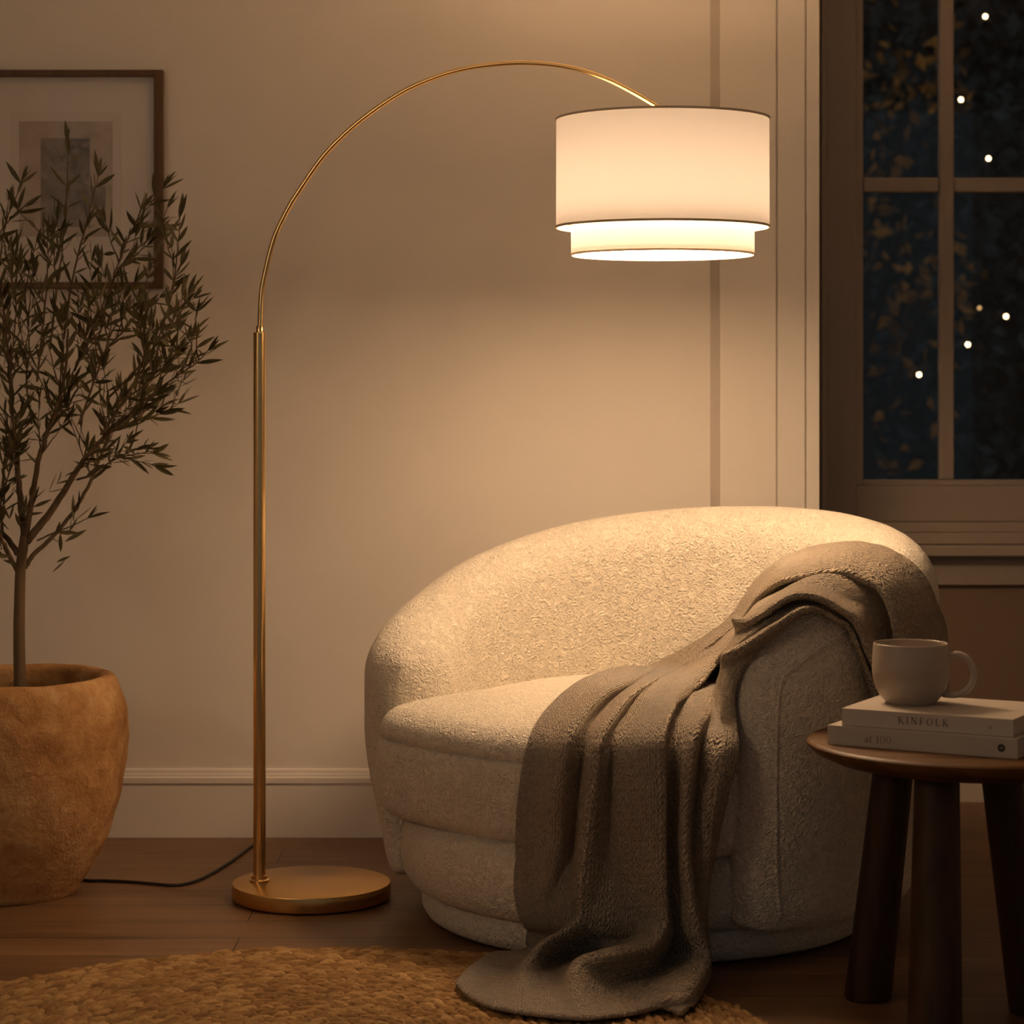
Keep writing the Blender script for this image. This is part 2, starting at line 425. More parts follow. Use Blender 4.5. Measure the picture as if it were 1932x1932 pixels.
# ------------------------------------------------------------------ arc floor lamp
DL = 4.88
fl = P(588, 0, DL); fx = fl.x
lamp = empty('floor_lamp', (fx, DL, 0), label='brass arc floor lamp with a two-tier white drum shade lit over the armchair', category='floor lamp')
R0 = .1655; T0 = .0355
pb = [(.0001, .002), (R0-.006, .002), (R0-.001, .004), (R0, .008), (R0, T0-.003), (R0-.001, T0-.0008), (R0-.003, T0), (.0001, T0)]
ob = B().lathe(pb, (fx, DL, 0), 160).build('base', BRASS_DISC, lamp, True, angle=25, loc=(fx, DL, 0))
px0 = P(489.5, 0, DL).x; rp = .01295
B().lathe([(rp+.0005, T0), (.021, T0), (.021, T0+.004), (.0185, T0+.006), (rp+.004, T0+.0065), (rp+.004, T0+.013), (rp+.0005, T0+.014)], (px0, DL, 0), 40, True).build('pole_collar', BRASS, lamp, True, angle=30)
zt = P(0, 627, DL).z
B().lathe([(.0001, T0), (rp, T0), (rp, zt-.001), (rp-.001, zt), (.0001, zt)], (px0, DL, 0), 40).build('pole', BRASS, lamp, True, angle=30)
B().lathe([(.0062, zt), (.0082, zt), (.0082, zt+.012), (.0076, zt+.0135), (.0062, zt+.0135)], (px0+.001, DL, 0), 32, True).build('arm_collar', BRASS, lamp, True, angle=30)
arc = [(491, 628), (491.5, 600), (493, 563), (498, 527), (516, 454), (543, 395), (569, 353), (606, 300), (644, 259), (687, 222), (743, 183), (793, 157), (855, 135), (910, 124), (975, 118.5), (1035, 121), (1090, 130.5), (1145, 149), (1200, 177), (1248, 206), (1256, 216), (1258, 232)]
DS = 4.64                                    # the arm swings towards the room, so the shade hangs nearer than the base
ap = spline([P(a, c, DL+(DS-DL)*max(0, (a-491)/(1258-491))) for a, c in arc], 6)
B().tube(ap, [.0060-.0012*min(1, i/90) for i in range(len(ap))], 16).build('arm', BRASS, lamp, True)
# shade
sx = P(1250, 0, DS).x
def zc(py): return P(0, py, DS).z
def drum(r, z0, z1, dr, n=128):
    t = .0012; rows = [[], []]
    pr = [(r+dr, z0), (r, z1), (r-t, z1), (r+dr-t, z0)]
    return B().lathe(pr, (sx, DS, 0), n, True)
def single(r0, z0, r1, z1, name, mat, par, n=128):
    b = B(); rows = []
    for j in range(9):
        f = j/8; rows.append([(sx+(r0+(r1-r0)*f)*math.cos(2*PI*k/n), DS+(r0+(r1-r0)*f)*math.sin(2*PI*k/n), z0+(z1-z0)*f) for k in range(n)])
    b.grid(rows, True); o = b.build(name, mat, par, True)
    uv = o.data.uv_layers.new(name='UVMap'); nu = n
    for p in o.data.polygons:
        for li, vi in zip(p.loop_indices, p.vertices):
            uv.data[li].uv = ((vi % nu)/nu*1.4, vi//nu/8*.23)
    return o
ro = .2228*DS/DL; zb_, zt_ = zc(428.5), zc(226)
so = single(ro, zb_, ro-.0005, zt_, 'lamp_shade', SHADE, lamp)
ri = .1915*DS/DL; zi = zc(480.5)
si = single(ri, zi, ri, zb_+.003, 'lower_shade', SHADE2, lamp)
RIM = plain('rim_tape', (.62, .52, .40), .8)
for r, zz, par in ((ro, zb_, so), (ro, zt_, so), (ri, zi, si)):
    hb = .0022
    B().lathe([(r-.0016, zz-hb), (r+.0016, zz-hb), (r+.0016, zz+hb), (r-.0016, zz+hb)], (sx, DS, 0), 128, True).build('rim', RIM, par, True, angle=30)
ztop = P(1258, 232, DS).z; hx = P(1258, 0, DS).x
for k in range(3):
    a = 2*PI*k/3+.5; B().tube([(hx, DS, ztop), (sx+(ro-.003)*math.cos(a), DS+(ro-.003)*math.sin(a), zt_-.004)], .002, 8).build('shade_spider', BRASS, lamp, True)
for k in range(3):
    a = 2*PI*k/3+1.2; B().tube([(sx+ri*math.cos(a), DS+ri*math.sin(a), zb_+.003), (sx+(ro-.003)*math.cos(a), DS+(ro-.003)*math.sin(a), zb_+.003)], .0015, 8).build('shade_bracket', BRASS, lamp, True)
zbulb = 1.475
B().lathe([(.0001, ztop+.006), (.012, ztop+.005), (.014, ztop-.004), (.019, ztop-.006), (.019, zbulb+.055), (.0001, zbulb+.055)], (sx, DS, 0), 32).build('socket', BRASS, lamp, True, angle=30)
rb = .06
B().lathe([(.0001, zbulb-rb)]+[(rb*math.sin(a), zbulb-rb*math.cos(a)) for a in np.linspace(.12, PI-.12, 19)]+[(.0001, zbulb+rb)], (sx, DS, 0), 40).build('bulb', BULB, lamp, True)
B().lathe([(.0001, zi+.008), (ri-.004, zi+.008), (ri-.004, zi+.011), (.0001, zi+.011)], (sx, DS, 0), 96).build('diffuser', DIFFUSER, lamp, True, angle=30)
# cord: leaves the back of the base, loops over the boards and runs behind the plant pot
cp = [(fx-.105, DL+.122, .012)]+[tuple(G(a, c)+Vector((0, 0, .004))) for a, c in ((494, 1638), (490, 1612), (485, 1597), (472, 1602), (440, 1626), (400, 1651), (365, 1667), (330, 1673.5), (290, 1671), (240, 1667), (195, 1665), (160, 1664), (110, 1652), (60, 1630), (-40, 1610))]
cq = [Vector((q.x, q.y, max(q.z, .004))) for q in spline(cp, 8)]
B().tube(cq, .0036, 10).build('power_cord', BLACK, lamp, True)

# ------------------------------------------------------------------ armchair
CX, CY = .275, 4.735
fa = math.atan2(-.804, -.595)
def cpt(th, r, z): return Vector((CX+r*math.cos(fa+th), CY+r*math.sin(fa+th), z))    # th: angle from facing direction; + = viewer's right side? (ccw)
chair = empty('armchair', (CX, CY, 0), label='round cream boucle tub armchair with a curved back under the lamp', category='armchair')
D2R = PI/180
TE = 51*D2R
# ccw from the facing direction (down-left) is the viewer's right arm
top_r = [(51, .690), (65, .703), (80, .714), (100, .735), (125, .768), (145, .790), (162, .803), (180, .808)]
top_l = [(51, .553), (65, .590), (80, .635), (100, .703), (125, .762), (145, .790), (162, .803), (180, .808)]
def chair_top(deg):                           # deg 51..309
    return cinterp(deg, top_r) if deg <= 180 else cinterp(360-deg, top_l)
def shell_section(th, n=56):
    deg = th/D2R
    arc_r = .485
    s = min(th-TE, 2*PI-TE-th)*arc_r
    a = .10 if deg < 180 else .085; t = .165+.02*sstep(51, 180, min(deg, 360-deg))
    w = 1 if s >= a else math.sqrt(max(0, 1-(1-s/a)**2))
    w = max(w, .02)
    h = chair_top(deg)
    dr = .23 if deg < 180 else .15
    if s < dr: h -= (.18 if deg < 180 else .05)*(1-math.sqrt(max(0, 1-(1-s/dr)**2)))
    zb0 = .072 + (.03*(1-w))
    pts = []
    hw = t/2
    rad_t = hw*1.05; rad_b = .05
    # closed loop: start inner bottom, up inner side, over the top, down the outer side
    prof = []
    for k in range(10): f = k/9; prof.append((-1, zb0+rad_b+(h-rad_t-zb0-rad_b)*f))
    for k in range(1, 15): a2 = PI*k/15; prof.append((-math.cos(a2), h-rad_t+rad_t*math.sin(a2)))
    for k in range(16): f = k/15; prof.append((1, h-rad_t+(zb0+rad_b-h+rad_t)*f))
    for k in range(1, 6): a2 = PI/2*k/6; prof.append((1-(1-math.cos(a2))*rad_b/hw, zb0+rad_b-rad_b*math.sin(a2)))
    prof.append((.35, zb0)); prof.append((-.35, zb0))
    for k in range(1, 6): a2 = PI/2*(6-k)/6; prof.append((-1+(1-math.cos(a2))*rad_b/hw, zb0+rad_b-rad_b*math.sin(a2)))
    for u, zz in prof:
        rc = .50
        if u > 0:
            off = -.055*(1-sstep(.02, .38, zz))*u - .012*sstep(.5, .85, zz)*u
        else:
            off = -.05*(1-sstep(.30, .75, zz))*(-u)*0.6
        # gentle outward lean of the back
        lean = .0
        pts.append(cpt(th, rc+lean+u*hw*w+off*w, zz))
    return pts
ths = []
N = 150
for i in range(N+1):
    f = i/N; ths.append(TE+.0005+(2*PI-2*TE-.001)*f)
extra = [TE+.0005+.19*(1-math.cos(PI/2*k/14)) for k in range(14)]
ths = sorted(set([t for t in ths if TE+.19 < t < 2*PI-TE-.19]+extra+[2*PI-t for t in extra]))
rows = [shell_section(t) for t in ths]
b = B(); b.grid(rows, True)
n0 = len(rows[0]); L = len(rows)-1
b.f += [tuple(range(n0)), tuple(L*n0+k for k in range(n0))[::-1]]
back = b.build('backrest', BOUCLE, chair, True)

# seat cushion
def rho(deg):
    d = abs((deg+180) % 360-180)
    return cinterp(d, [(0, .487), (18, .494), (34, .522), (42, .542), (47, .545), (51.5, .52), (56, .455), (62, .418), (75, .413), (180, .408)])
def cushion():
    b = B(); n = 200; zb0, ze, crown = .212, .422, .052
    prof = []                                # (fraction of rho, inset, z)
    for s in (0.02, .15, .3, .45, .6, .72, .82, .88): prof.append((s, 0, ze+crown*(1-s**2.6)))
    for k in range(1, 9):
        a = PI/2*k/9; rr = .055; s = .88
        prof.append((1, -(rr*(1-math.sin(a)))-0.0, ze+crown*(1-.955**2.6)*(1-k/9)*.6-rr*(1-math.cos(a))+.008))
    prof += [(1, -.001, ze-.048), (1, -.0055, ze-.051), (1, -.001, ze-.054)]
    for k in range(1, 6): prof.append((1, .006*math.sin(PI*k/6), ze-.05-(ze-.05-zb0-.045)*k/6))
    for k in range(0, 8): a = PI/2*k/7; prof.append((1, -(.045*(1-math.cos(a))), zb0+.045-.045*math.sin(a)))
    prof.append((.3, 0, zb0))
    rows = []
    for s, ins, zz in prof:
        row = []
        for k in range(n):
            deg = 360*k/n; r = rho(deg)
            row.append(cpt(deg*D2R, max(.004, r*s+ins), zz))
        rows.append(row)
    b.grid(rows, True); b.f += [tuple(range(n))[::-1], tuple((len(rows)-1)*n+k for k in range(n))]
    # polar smoothing of the corner is inherent in rho
    return b
cushion().build('seat_cushion', BOUCLE, chair, True)
pr = [(.0001, .22), (.46, .22), (.487, .205), (.498, .18), (.501, .14), (.496, .105), (.482, .08), (.46, .068), (.0001, .068)]
prs = [(r, z) for r, z in pr]
B().lathe(prs, (CX, CY, 0), 120).build('seat_base', BOUCLE, chair, True)
B().lathe([(.0001, .074), (.452, .074), (.458, .06), (.457, .03), (.448, .014), (.435, .006), (.0001, .006)], (CX, CY, 0), 120).build('plinth', BOUCLE, chair, True)
B().lathe([(.0001, .007), (.30, .007), (.30, 0), (.0001, 0)], (CX, CY, 0), 60).build('swivel_foot', BLACK, chair)

# welted seams of the right arm and of the cushion
SEAM = [(623, 4272, 631), (583, 4243, 611), (541, 4218, 585), (511, 4204, 565), (491, 4200, 549), (482, 4199, 523), (478, 4199, 477), (476, 4199, 381), (477, 4207, 284), (480, 4226, 185), (489, 4248, 98)]
sb_ = B()
sb_.tube(spline([(x/1000, y/1000, z/1000) for x, y, z in SEAM], 5), .0036, 8)
sb_.build('arm_seam', BOUCLE, chair, True)

# ------------------------------------------------------------------ knitted throw: rows run from behind the right arm, over it, across
# the seat and down to the rug; the columns are its left edge, fold crests, fold valleys and right edge (millimetres)
THROW = [
 [(857,4618,435), (828,4520,447), (802,4436,458), (780,4371,467), (779,4395,463), (778,4420,460), (764,4400,462), (747,4362,467), (721,4271,479), (721,4307,474), (722,4343,468), (708,4322,471), (696,4313,472), (678,4264,478), (672,4294,474)],
 [(851,4618,571), (802,4456,588), (759,4357,596), (705,4272,598), (709,4332,588), (704,4326,587), (690,4316,584), (671,4287,582), (646,4220,583), (649,4249,578), (651,4277,573), (648,4270,572), (646,4271,570), (639,4236,572), (642,4270,566)],
 [(808,4496,667), (780,4422,665), (745,4345,664), (696,4265,652), (700,4329,641), (696,4323,639), (680,4308,630), (660,4279,623), (631,4211,623), (633,4239,617), (635,4267,611), (632,4259,609), (630,4261,607), (624,4227,608), (626,4260,603)],
 [(751,4516,739), (731,4442,731), (704,4366,724), (671,4285,701), (674,4328,689), (670,4322,684), (655,4303,670), (637,4272,659), (611,4207,654), (614,4233,648), (617,4259,642), (615,4252,640), (614,4253,637), (608,4222,637), (613,4254,631)],
 [(724,4653,752), (699,4521,744), (671,4398,735), (646,4305,714), (649,4347,699), (642,4318,696), (628,4298,683), (611,4269,674), (588,4204,668), (594,4256,658), (593,4254,654), (592,4247,652), (591,4247,649), (587,4217,649), (591,4248,643)],
 [(693,4790,750), (665,4600,745), (638,4430,739), (621,4325,723), (623,4365,710), (614,4314,708), (601,4294,696), (586,4265,689), (565,4201,683), (575,4279,669), (570,4249,667), (569,4243,665), (569,4241,662), (565,4213,662), (569,4242,656)],
 [(617,4900,728), (582,4620,731), (562,4460,727), (549,4360,714), (557,4436,702), (556,4430,699), (546,4370,696), (535,4310,699), (513,4200,692), (525,4280,678), (524,4250,676), (525,4245,674), (525,4241,672), (522,4180,670), (543,4241,663)],
 [(529,5030,654), (519,4900,655), (507,4740,658), (494,4580,663), (501,4620,655), (500,4600,653), (491,4500,656), (471,4360,657), (458,4220,658), (470,4281,646), (470,4251,645), (470,4234,645), (472,4236,643), (471,4175,640), (489,4225,628)],
 [(470,5065,564), (470,5010,565), (471,4950,567), (467,4860,573), (473,4900,567), (467,4820,574), (463,4760,578), (458,4680,585), (422,4300,613), (425,4285,609), (424,4255,608), (424,4229,609), (426,4232,608), (425,4180,608), (447,4215,595)],
 [(353,5105,482), (366,5050,485), (380,5000,487), (387,4950,491), (390,4930,492), (393,4910,493), (398,4870,497), (402,4810,505), (408,4620,524), (424,4750,503), (424,4720,503), (413,4570,518), (410,4510,524), (396,4300,548), (416,4218,553)],
 [(172,4760,475), (208,4709,479), (239,4599,489), (261,4676,477), (265,4621,482), (269,4566,488), (287,4646,478), (296,4593,487), (372,4560,493), (369,4615,489), (392,4660,464), (391,4500,473), (391,4470,482), (396,4380,502), (404,4219,517)],
 [(70,4437,456), (104,4415,462), (139,4306,472), (172,4394,458), (181,4339,464), (191,4284,470), (213,4349,458), (232,4266,468), (290,4232,477), (287,4287,473), (320,4347,454), (354,4277,468), (369,4310,450), (394,4295,459), (405,4212,465)],
 [(30,4300,415), (64,4275,416), (99,4199,427), (133,4254,416), (145,4213,424), (156,4171,431), (178,4222,421), (198,4176,428), (266,4116,440), (263,4171,431), (289,4205,421), (322,4105,445), (339,4191,421), (371,4147,423), (406,4172,422)],
 [(12,4291,318), (47,4265,322), (84,4197,336), (120,4240,327), (132,4203,334), (143,4166,341), (177,4203,331), (198,4162,340), (269,4114,350), (266,4169,341), (285,4183,335), (310,4116,350), (328,4170,337), (355,4126,346), (386,4152,347)],
 [(7,4305,227), (41,4283,232), (83,4228,247), (113,4267,235), (123,4230,243), (132,4192,251), (179,4226,241), (199,4195,249), (270,4130,263), (267,4185,252), (284,4196,247), (307,4124,264), (324,4175,251), (348,4151,257), (367,4179,254)],
 [(14,4318,136), (36,4301,138), (66,4259,153), (103,4295,140), (113,4257,149), (123,4219,158), (185,4249,146), (206,4228,154), (273,4146,175), (270,4201,163), (287,4209,156), (317,4133,176), (331,4179,162), (344,4176,165), (352,4206,159)],
 [(30,4332,76), (41,4319,73), (57,4289,86), (94,4322,75), (108,4284,88), (122,4245,102), (179,4272,80), (207,4262,86), (275,4161,118), (284,4192,105), (294,4222,92), (328,4141,118), (338,4184,103), (346,4201,95), (352,4233,85)],
 [(37,4357,36), (43,4349,36), (51,4332,41), (78,4362,36), (84,4282,61), (90,4202,85), (141,4307,36), (180,4307,41), (245,4088,90), (267,4167,63), (289,4246,36), (346,4161,66), (352,4200,51), (357,4238,36), (361,4272,24)],
 [(19,4308,26), (25,4304,26), (33,4279,31), (45,4279,31), (47,4211,53), (49,4143,75), (101,4260,21), (130,4256,26), (169,4035,85), (208,4090,52), (249,4145,18), (333,4049,56), (339,4087,41), (345,4124,28), (349,4148,20)],
 [(-21,4321,18), (-11,4293,20), (-1,4256,22), (18,4233,22), (27,4188,39), (36,4144,55), (75,4194,20), (94,4186,24), (121,4029,70), (159,4054,45), (198,4078,19), (306,3973,46), (314,3990,36), (321,4015,26), (327,4031,20)],
 [(-64,4245,19), (-48,4178,22), (-32,4132,24), (-13,4095,26), (2,4079,31), (18,4062,36), (59,4043,28), (81,4028,30), (108,3991,45), (142,3997,34), (176,4002,22), (285,3929,34), (294,3937,30), (303,3950,24), (309,3969,19)],
 [(-101,4097,18), (-78,4011,18), (-55,3962,18), (-28,3928,18), (-10,3915,18), (8,3902,18), (48,3882,18), (83,3869,18), (126,3862,18), (158,3875,18), (189,3888,18), (258,3928,18), (270,3915,18), (278,3898,18), (285,3898,18)]]
def throw():
    A = np.array(THROW, float)/1000
    def dense(A, n):                          # centripetal-ish Catmull-Rom along axis 0
        out = []; N = len(A)
        for i in range(N-1):
            p0, p1, p2, p3 = A[max(i-1, 0)], A[i], A[i+1], A[min(i+2, N-1)]
            d1 = np.linalg.norm(p2-p1, axis=-1, keepdims=True)+1e-6
            d0 = np.linalg.norm(p1-p0, axis=-1, keepdims=True)+1e-6 if i > 0 else d1
            d2 = np.linalg.norm(p3-p2, axis=-1, keepdims=True)+1e-6 if i+2 < N else d1
            m1 = ((p1-p0)/d0*d1/(d0+d1)+(p2-p1)/d1*d0/(d0+d1))*d1 if i > 0 else (p2-p1)
            m2 = ((p2-p1)/d1*d2/(d1+d2)+(p3-p2)/d2*d1/(d1+d2))*d1 if i+2 < N else (p2-p1)
            for k in range(n):
                t = k/n
                out.append((2*t**3-3*t*t+1)*p1+(t**3-2*t*t+t)*m1+(-2*t**3+3*t*t)*p2+(t**3-t*t)*m2)
        out.append(A[-1]); return np.array(out)
    D = dense(A, 8); D = np.swapaxes(dense(np.swapaxes(D, 0, 1), 8), 0, 1)
    from mathutils.bvhtree import BVHTree
    trees = []
    for nm in ('seat_cushion', 'seat_base', 'plinth', 'backrest'):
        q = bpy.data.objects[nm]; bs = world_loc(q)
        trees.append(BVHTree.FromPolygons([Vector(v.co)+bs for v in q.data.vertices], [tuple(p.vertices) for p in q.data.polygons]))
    def relax(D, w):
        S_ = D.copy()
        S_[1:-1, 1:-1] = (1-w)*D[1:-1, 1:-1]+w/4*(D[:-2, 1:-1]+D[2:, 1:-1]+D[1:-1, :-2]+D[1:-1, 2:]); return S_
    def rest(D, gap):                         # the cloth lies on the upholstery, never inside it
        for j in range(D.shape[0]):
            for i in range(D.shape[1]):
                v = Vector(D[j, i])
                for t in trees:
                    l, n_, _, d = t.find_nearest(v, .12)
                    if l is not None and (v-l).dot(n_) < gap: v = l+n_*gap
                v.z = max(v.z, .0205); D[j, i] = v
    D = relax(D, .5)
    for _ in range(3): rest(D, .010); D = relax(D, .3)
    rest(D, .009)
    nv, nu, _ = D.shape
    o = B().grid([[tuple(q) for q in r] for r in D]).build('throw_blanket', KNIT, None, True)
    o['label'] = 'taupe chunky knit throw blanket draped over the armchair arm, trailing onto the jute rug'; o['category'] = 'blanket'
    wu = np.concatenate([[0], np.cumsum(np.linalg.norm(np.diff(D, axis=1), axis=-1).mean(0))]); wu = wu/wu[-1]*.85
    lv = np.concatenate([[0], np.cumsum(np.linalg.norm(np.diff(D, axis=0), axis=-1).mean(1))])
    uv = o.data.uv_layers.new(name='UVMap')
    idx = np.empty(len(o.data.loops), np.int32); o.data.loops.foreach_get('vertex_index', idx)
    uv.data.foreach_set('uv', np.stack([wu[idx % nu], lv[idx//nu]], -1).astype(np.float32).ravel())
    sd = o.modifiers.new('thickness', 'SOLIDIFY'); sd.thickness = .010; sd.offset = 0; sd.use_rim = True
    sb = o.modifiers.new('round', 'SUBSURF'); sb.levels = 1; sb.render_levels = 1
throw()


# ------------------------------------------------------------------ side table, books, mug
SX, SY, SZ = .783, 3.99, .464
stool = empty('side_table', (SX, SY, 0), label='round dark walnut side table with thick splayed legs, right foreground', category='side table')
B().lathe([(.0001, 0), (.268, 0), (.274, -.0015), (.277, -.005), (.2755, -.010), (.262, -.022), (.235, -.034), (.19, -.043), (.12, -.047), (.0001, -.047)], (SX, SY, SZ), 120).build('tabletop', WALNUT_TOP, stool, True, angle=40)
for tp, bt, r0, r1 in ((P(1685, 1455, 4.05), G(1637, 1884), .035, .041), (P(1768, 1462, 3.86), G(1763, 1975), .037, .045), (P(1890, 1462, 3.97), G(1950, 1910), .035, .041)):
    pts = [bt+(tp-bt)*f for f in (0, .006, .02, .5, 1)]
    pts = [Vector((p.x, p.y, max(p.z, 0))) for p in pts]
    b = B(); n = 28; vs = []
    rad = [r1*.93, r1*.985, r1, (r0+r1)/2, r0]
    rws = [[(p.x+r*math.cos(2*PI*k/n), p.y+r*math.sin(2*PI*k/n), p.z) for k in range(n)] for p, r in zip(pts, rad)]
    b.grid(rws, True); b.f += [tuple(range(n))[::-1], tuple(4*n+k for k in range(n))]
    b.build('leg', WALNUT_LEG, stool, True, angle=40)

# stroke lettering in a unit box (x right, y up)
def stroke(b, p, q, w, O, ux, uz, s):
    p = Vector(p); q = Vector(q); d = (q-p).normalized(); n_ = Vector((-d.y, d.x))*w/2
    pl = [p-n_, q-n_, q+n_, p+n_]
    b.add([O+ux*(v.x*s)+uz*(v.y*s) for v in pl], [(0, 1, 2, 3)])
def ringl(b, c, rx, ry, wx, wy, O, ux, uz, s, n=28):
    o = [(c[0]+rx*math.cos(2*PI*k/n), c[1]+ry*math.sin(2*PI*k/n)) for k in range(n)]
    i = [(c[0]+(rx-wx)*math.cos(2*PI*k/n), c[1]+(ry-wy)*math.sin(2*PI*k/n)) for k in range(n)]
    b.add([O+ux*(x*s)+uz*(y*s) for x, y in o+i], [(k, (k+1) % n, n+(k+1) % n, n+k) for k in range(n)])
TK, TN, SF = .125, .055, .05
def ser(x, y, l=.15): return [((x-l, y), (x+l, y), SF)]
GL = {
 'K': (.95, [((.2, 0), (.2, 1), TK), ((.25, .42), (.72, 1), TN), ((.38, .58), (.82, 0), TK)]+ser(.2, .02)+ser(.2, .98)+ser(.72, .98, .13)+ser(.83, .02, .13), []),
 'I': (.42, [((.2, 0), (.2, 1), TK)]+ser(.2, .02)+ser(.2, .98), []),
 'N': (1.0, [((.2, 0), (.2, 1), TN), ((.2, 1), (.82, 0), TK), ((.82, 0), (.82, 1), TN)]+ser(.2, .02, .12)+ser(.17, .98, .12)+ser(.82, .98, .12), []),
 'F': (.78, [((.2, 0), (.2, 1), TK), ((.2, .98), (.68, .98), TN), ((.2, .52), (.55, .52), TN), ((.68, .98), (.68, .82), TN), ((.55, .6), (.55, .43), TN)]+ser(.2, .02), []),
 'O': (1.0, [], [((.5, .5), .42, .52, .12, .05)]),
 'L': (.78, [((.2, 0), (.2, 1), TK), ((.2, .02), (.7, .02), TN), ((.7, .02), (.7, .2), TN)]+ser(.2, .98), []),
 'a': (.62, [((.46, .0), (.46, .5), TK), ((.46, .0), (.56, .04), TN), ((.46, .58), (.2, .60), TN), ((.46, .5), (.40, .6), TN)], [((.27, .2), .21, .2, .09, .05)]),
 't': (.46, [((.2, .05), (.2, .85), TK), ((.05, .6), (.4, .6), TN), ((.2, .03), (.36, .03), TN)], []),
 '1': (.5, [((.25, 0), (.25, 1), TK), ((.08, .84), (.25, .98), TN)]+ser(.25, .02), []),
 '0': (.80, [], [((.4, .5), .36, .51, .10, .05)]),
 ' ': (.4, [], [])}
def write(b, txt, O, ux, uz, s, gap):
    x = 0
    for ch in txt:
        wd, st_, rg = GL[ch]
        for p, q, w in st_: stroke(b, (p[0]+x, p[1]), (q[0]+x, q[1]), w, O, ux, uz, s)
        for c, rx, ry, wx, wy in rg: ringl(b, (c[0]+x, c[1]), rx, ry, wx, wy, O, ux, uz, s)
        x += wd+gap
    return x
def book(name, label, O, ang, ln, dp, th, cover):
    t = empty(name, O, label=label, category='book', group='books stacked on the side table')
    ux = Vector((math.cos(ang), math.sin(ang), 0)); uy = Vector((-math.sin(ang), math.cos(ang), 0)); uz = Vector((0, 0, 1)); O = Vector(O)
    def bx(b, a, c):
        vs = [O+ux*x+uy*y+uz*z_ for z_ in (a[2], c[2]) for x, y in ((a[0], a[1]), (c[0], a[1]), (c[0], c[1]), (a[0], c[1]))]
        return b.add(vs, [(3, 2, 1, 0), (4, 5, 6, 7), (0, 1, 5, 4), (1, 2, 6, 5), (2, 3, 7, 6), (3, 0, 4, 7)])
    ct = .0022; b = B()
    # cover as one bent strip: bottom board, spine, top board
    pr_ = [(dp, 0), (0, 0), (0, th), (dp, th), (dp, th-ct), (ct, th-ct), (ct, ct), (dp, ct)]
    vs = [O+ux*x+uy*y+uz*z_ for x in (0, ln) for y, z_ in pr_]
    fs = [(i, (i+1) % 8, 8+(i+1) % 8, 8+i) for i in range(8)]
    for s_ in (0, 8): fs += [(s_, s_+1, s_+6, s_+7), (s_+1, s_+2, s_+5, s_+6), (s_+2, s_+3, s_+4, s_+5)]
    b.add(vs, fs).build('cover', cover, t, bevel=.0006)
    bx(B(), (.0015, ct+.0003, ct+.0002), (ln-.0015, dp-.003, th-ct-.0002)).build('pages', PAGES, t)
    return t, ux, uy, uz, O
t1, ux, uy, uz, O = book('book', 'lower, slightly longer pale grey book lying directly on the walnut table', (.533, 3.943, SZ), math.atan2(-.165, .288), .330, .238, .0325, COVER2)
b = B(); f0 = O-uy*.0004
write(b, 'at 100', f0+ux*.066+uz*.0085, ux, uz, .0125, .06); b.build('spine_title', INK_PALE, t1)
b = B(); cc = f0+ux*.303+uz*.0165; n = 24
b.add([cc+ux*(.0066*math.cos(2*PI*k/n))+uz*(.0066*math.sin(2*PI*k/n)) for k in range(n)], [tuple(range(n))]); e1 = b.build('spine_emblem', INK, t1)
b = B(); c2 = cc-uy*.0003
b.add([c2+ux*x+uz*y for x, y in ((-.0030, .0003), (-.0004, .0008), (.0026, .0024), (.0010, .0), (.0028, -.0016), (-.0004, -.0008))], [(0, 1, 2, 3), (0, 3, 4, 5)]); b.build('emblem_mark', COVER2, e1, label='pale mark on the black emblem')
ang2 = math.atan2(-.139, .26)
t2, ux, uy, uz, O = book('book', 'upper pale book under the mug, with a dark serif title on its spine', (.5566, 3.937, SZ+.0329), ang2, .295, .225, .0290, COVER)
f0 = O-uy*.0004
b = B(); write(b, 'KINFOLK', f0+ux*.0985+uz*.0098, ux, uz, .0118, .26); b.build('spine_title', INK, t2)
b = B()
for k in range(3): stroke(b, (0, k*.3), (1, k*.3), .13, f0+ux*.254+uz*.0118, ux, uz, .0055)
b.build('spine_mark', INK_PALE, t2)

mug = empty('mug', (.684, 4.0, SZ+.0619), label='grey-beige stoneware mug standing on the two stacked books', category='mug')
mz = SZ+.0619
mp = [(.0001, 0), (.036, 0), (.041, .001), (.0455, .005), (.055, .017), (.0615, .031), (.0655, .050), (.0660, .065), (.0652, .085), (.0640, .1), (.0634, .1025), (.0622, .1035), (.0608, .1025), (.0604, .099), (.0615, .08), (.0618, .06), (.058, .034), (.048, .014), (.03, .007), (.0001, .006)]
mps = spline([(r, z_, 0) for r, z_ in mp], 3)
B().lathe([(max(p.x, .0001), p.y) for p in mps], (.684, 4.0, mz), 72).build('mug_body', CERAMIC, mug, True)
hp = spline([(.0595, .082, 0), (.078, .0865, 0), (.094, .081, 0), (.105, .066, 0), (.1065, .047, 0), (.098, .029, 0), (.082, .0185, 0), (.066, .0165, 0), (.050, .019, 0)], 6)
ha = -.30
rows = []
for i, p in enumerate(hp):
    d = (hp[min(i+1, len(hp)-1)]-hp[max(i-1, 0)]).normalized(); nn = Vector((-d.y, d.x, 0))
    row = []
    for k in range(16):
        a = 2*PI*k/16; q = p+nn*(.0056*math.cos(a)); y = .0085*math.sin(a)
        row.append((.684+q.x*math.cos(ha)-y*math.sin(ha), 4.0+q.x*math.sin(ha)+y*math.cos(ha), mz+q.y))
    rows.append(row)
B().grid(rows, True).build('handle', CERAMIC, mug, True)

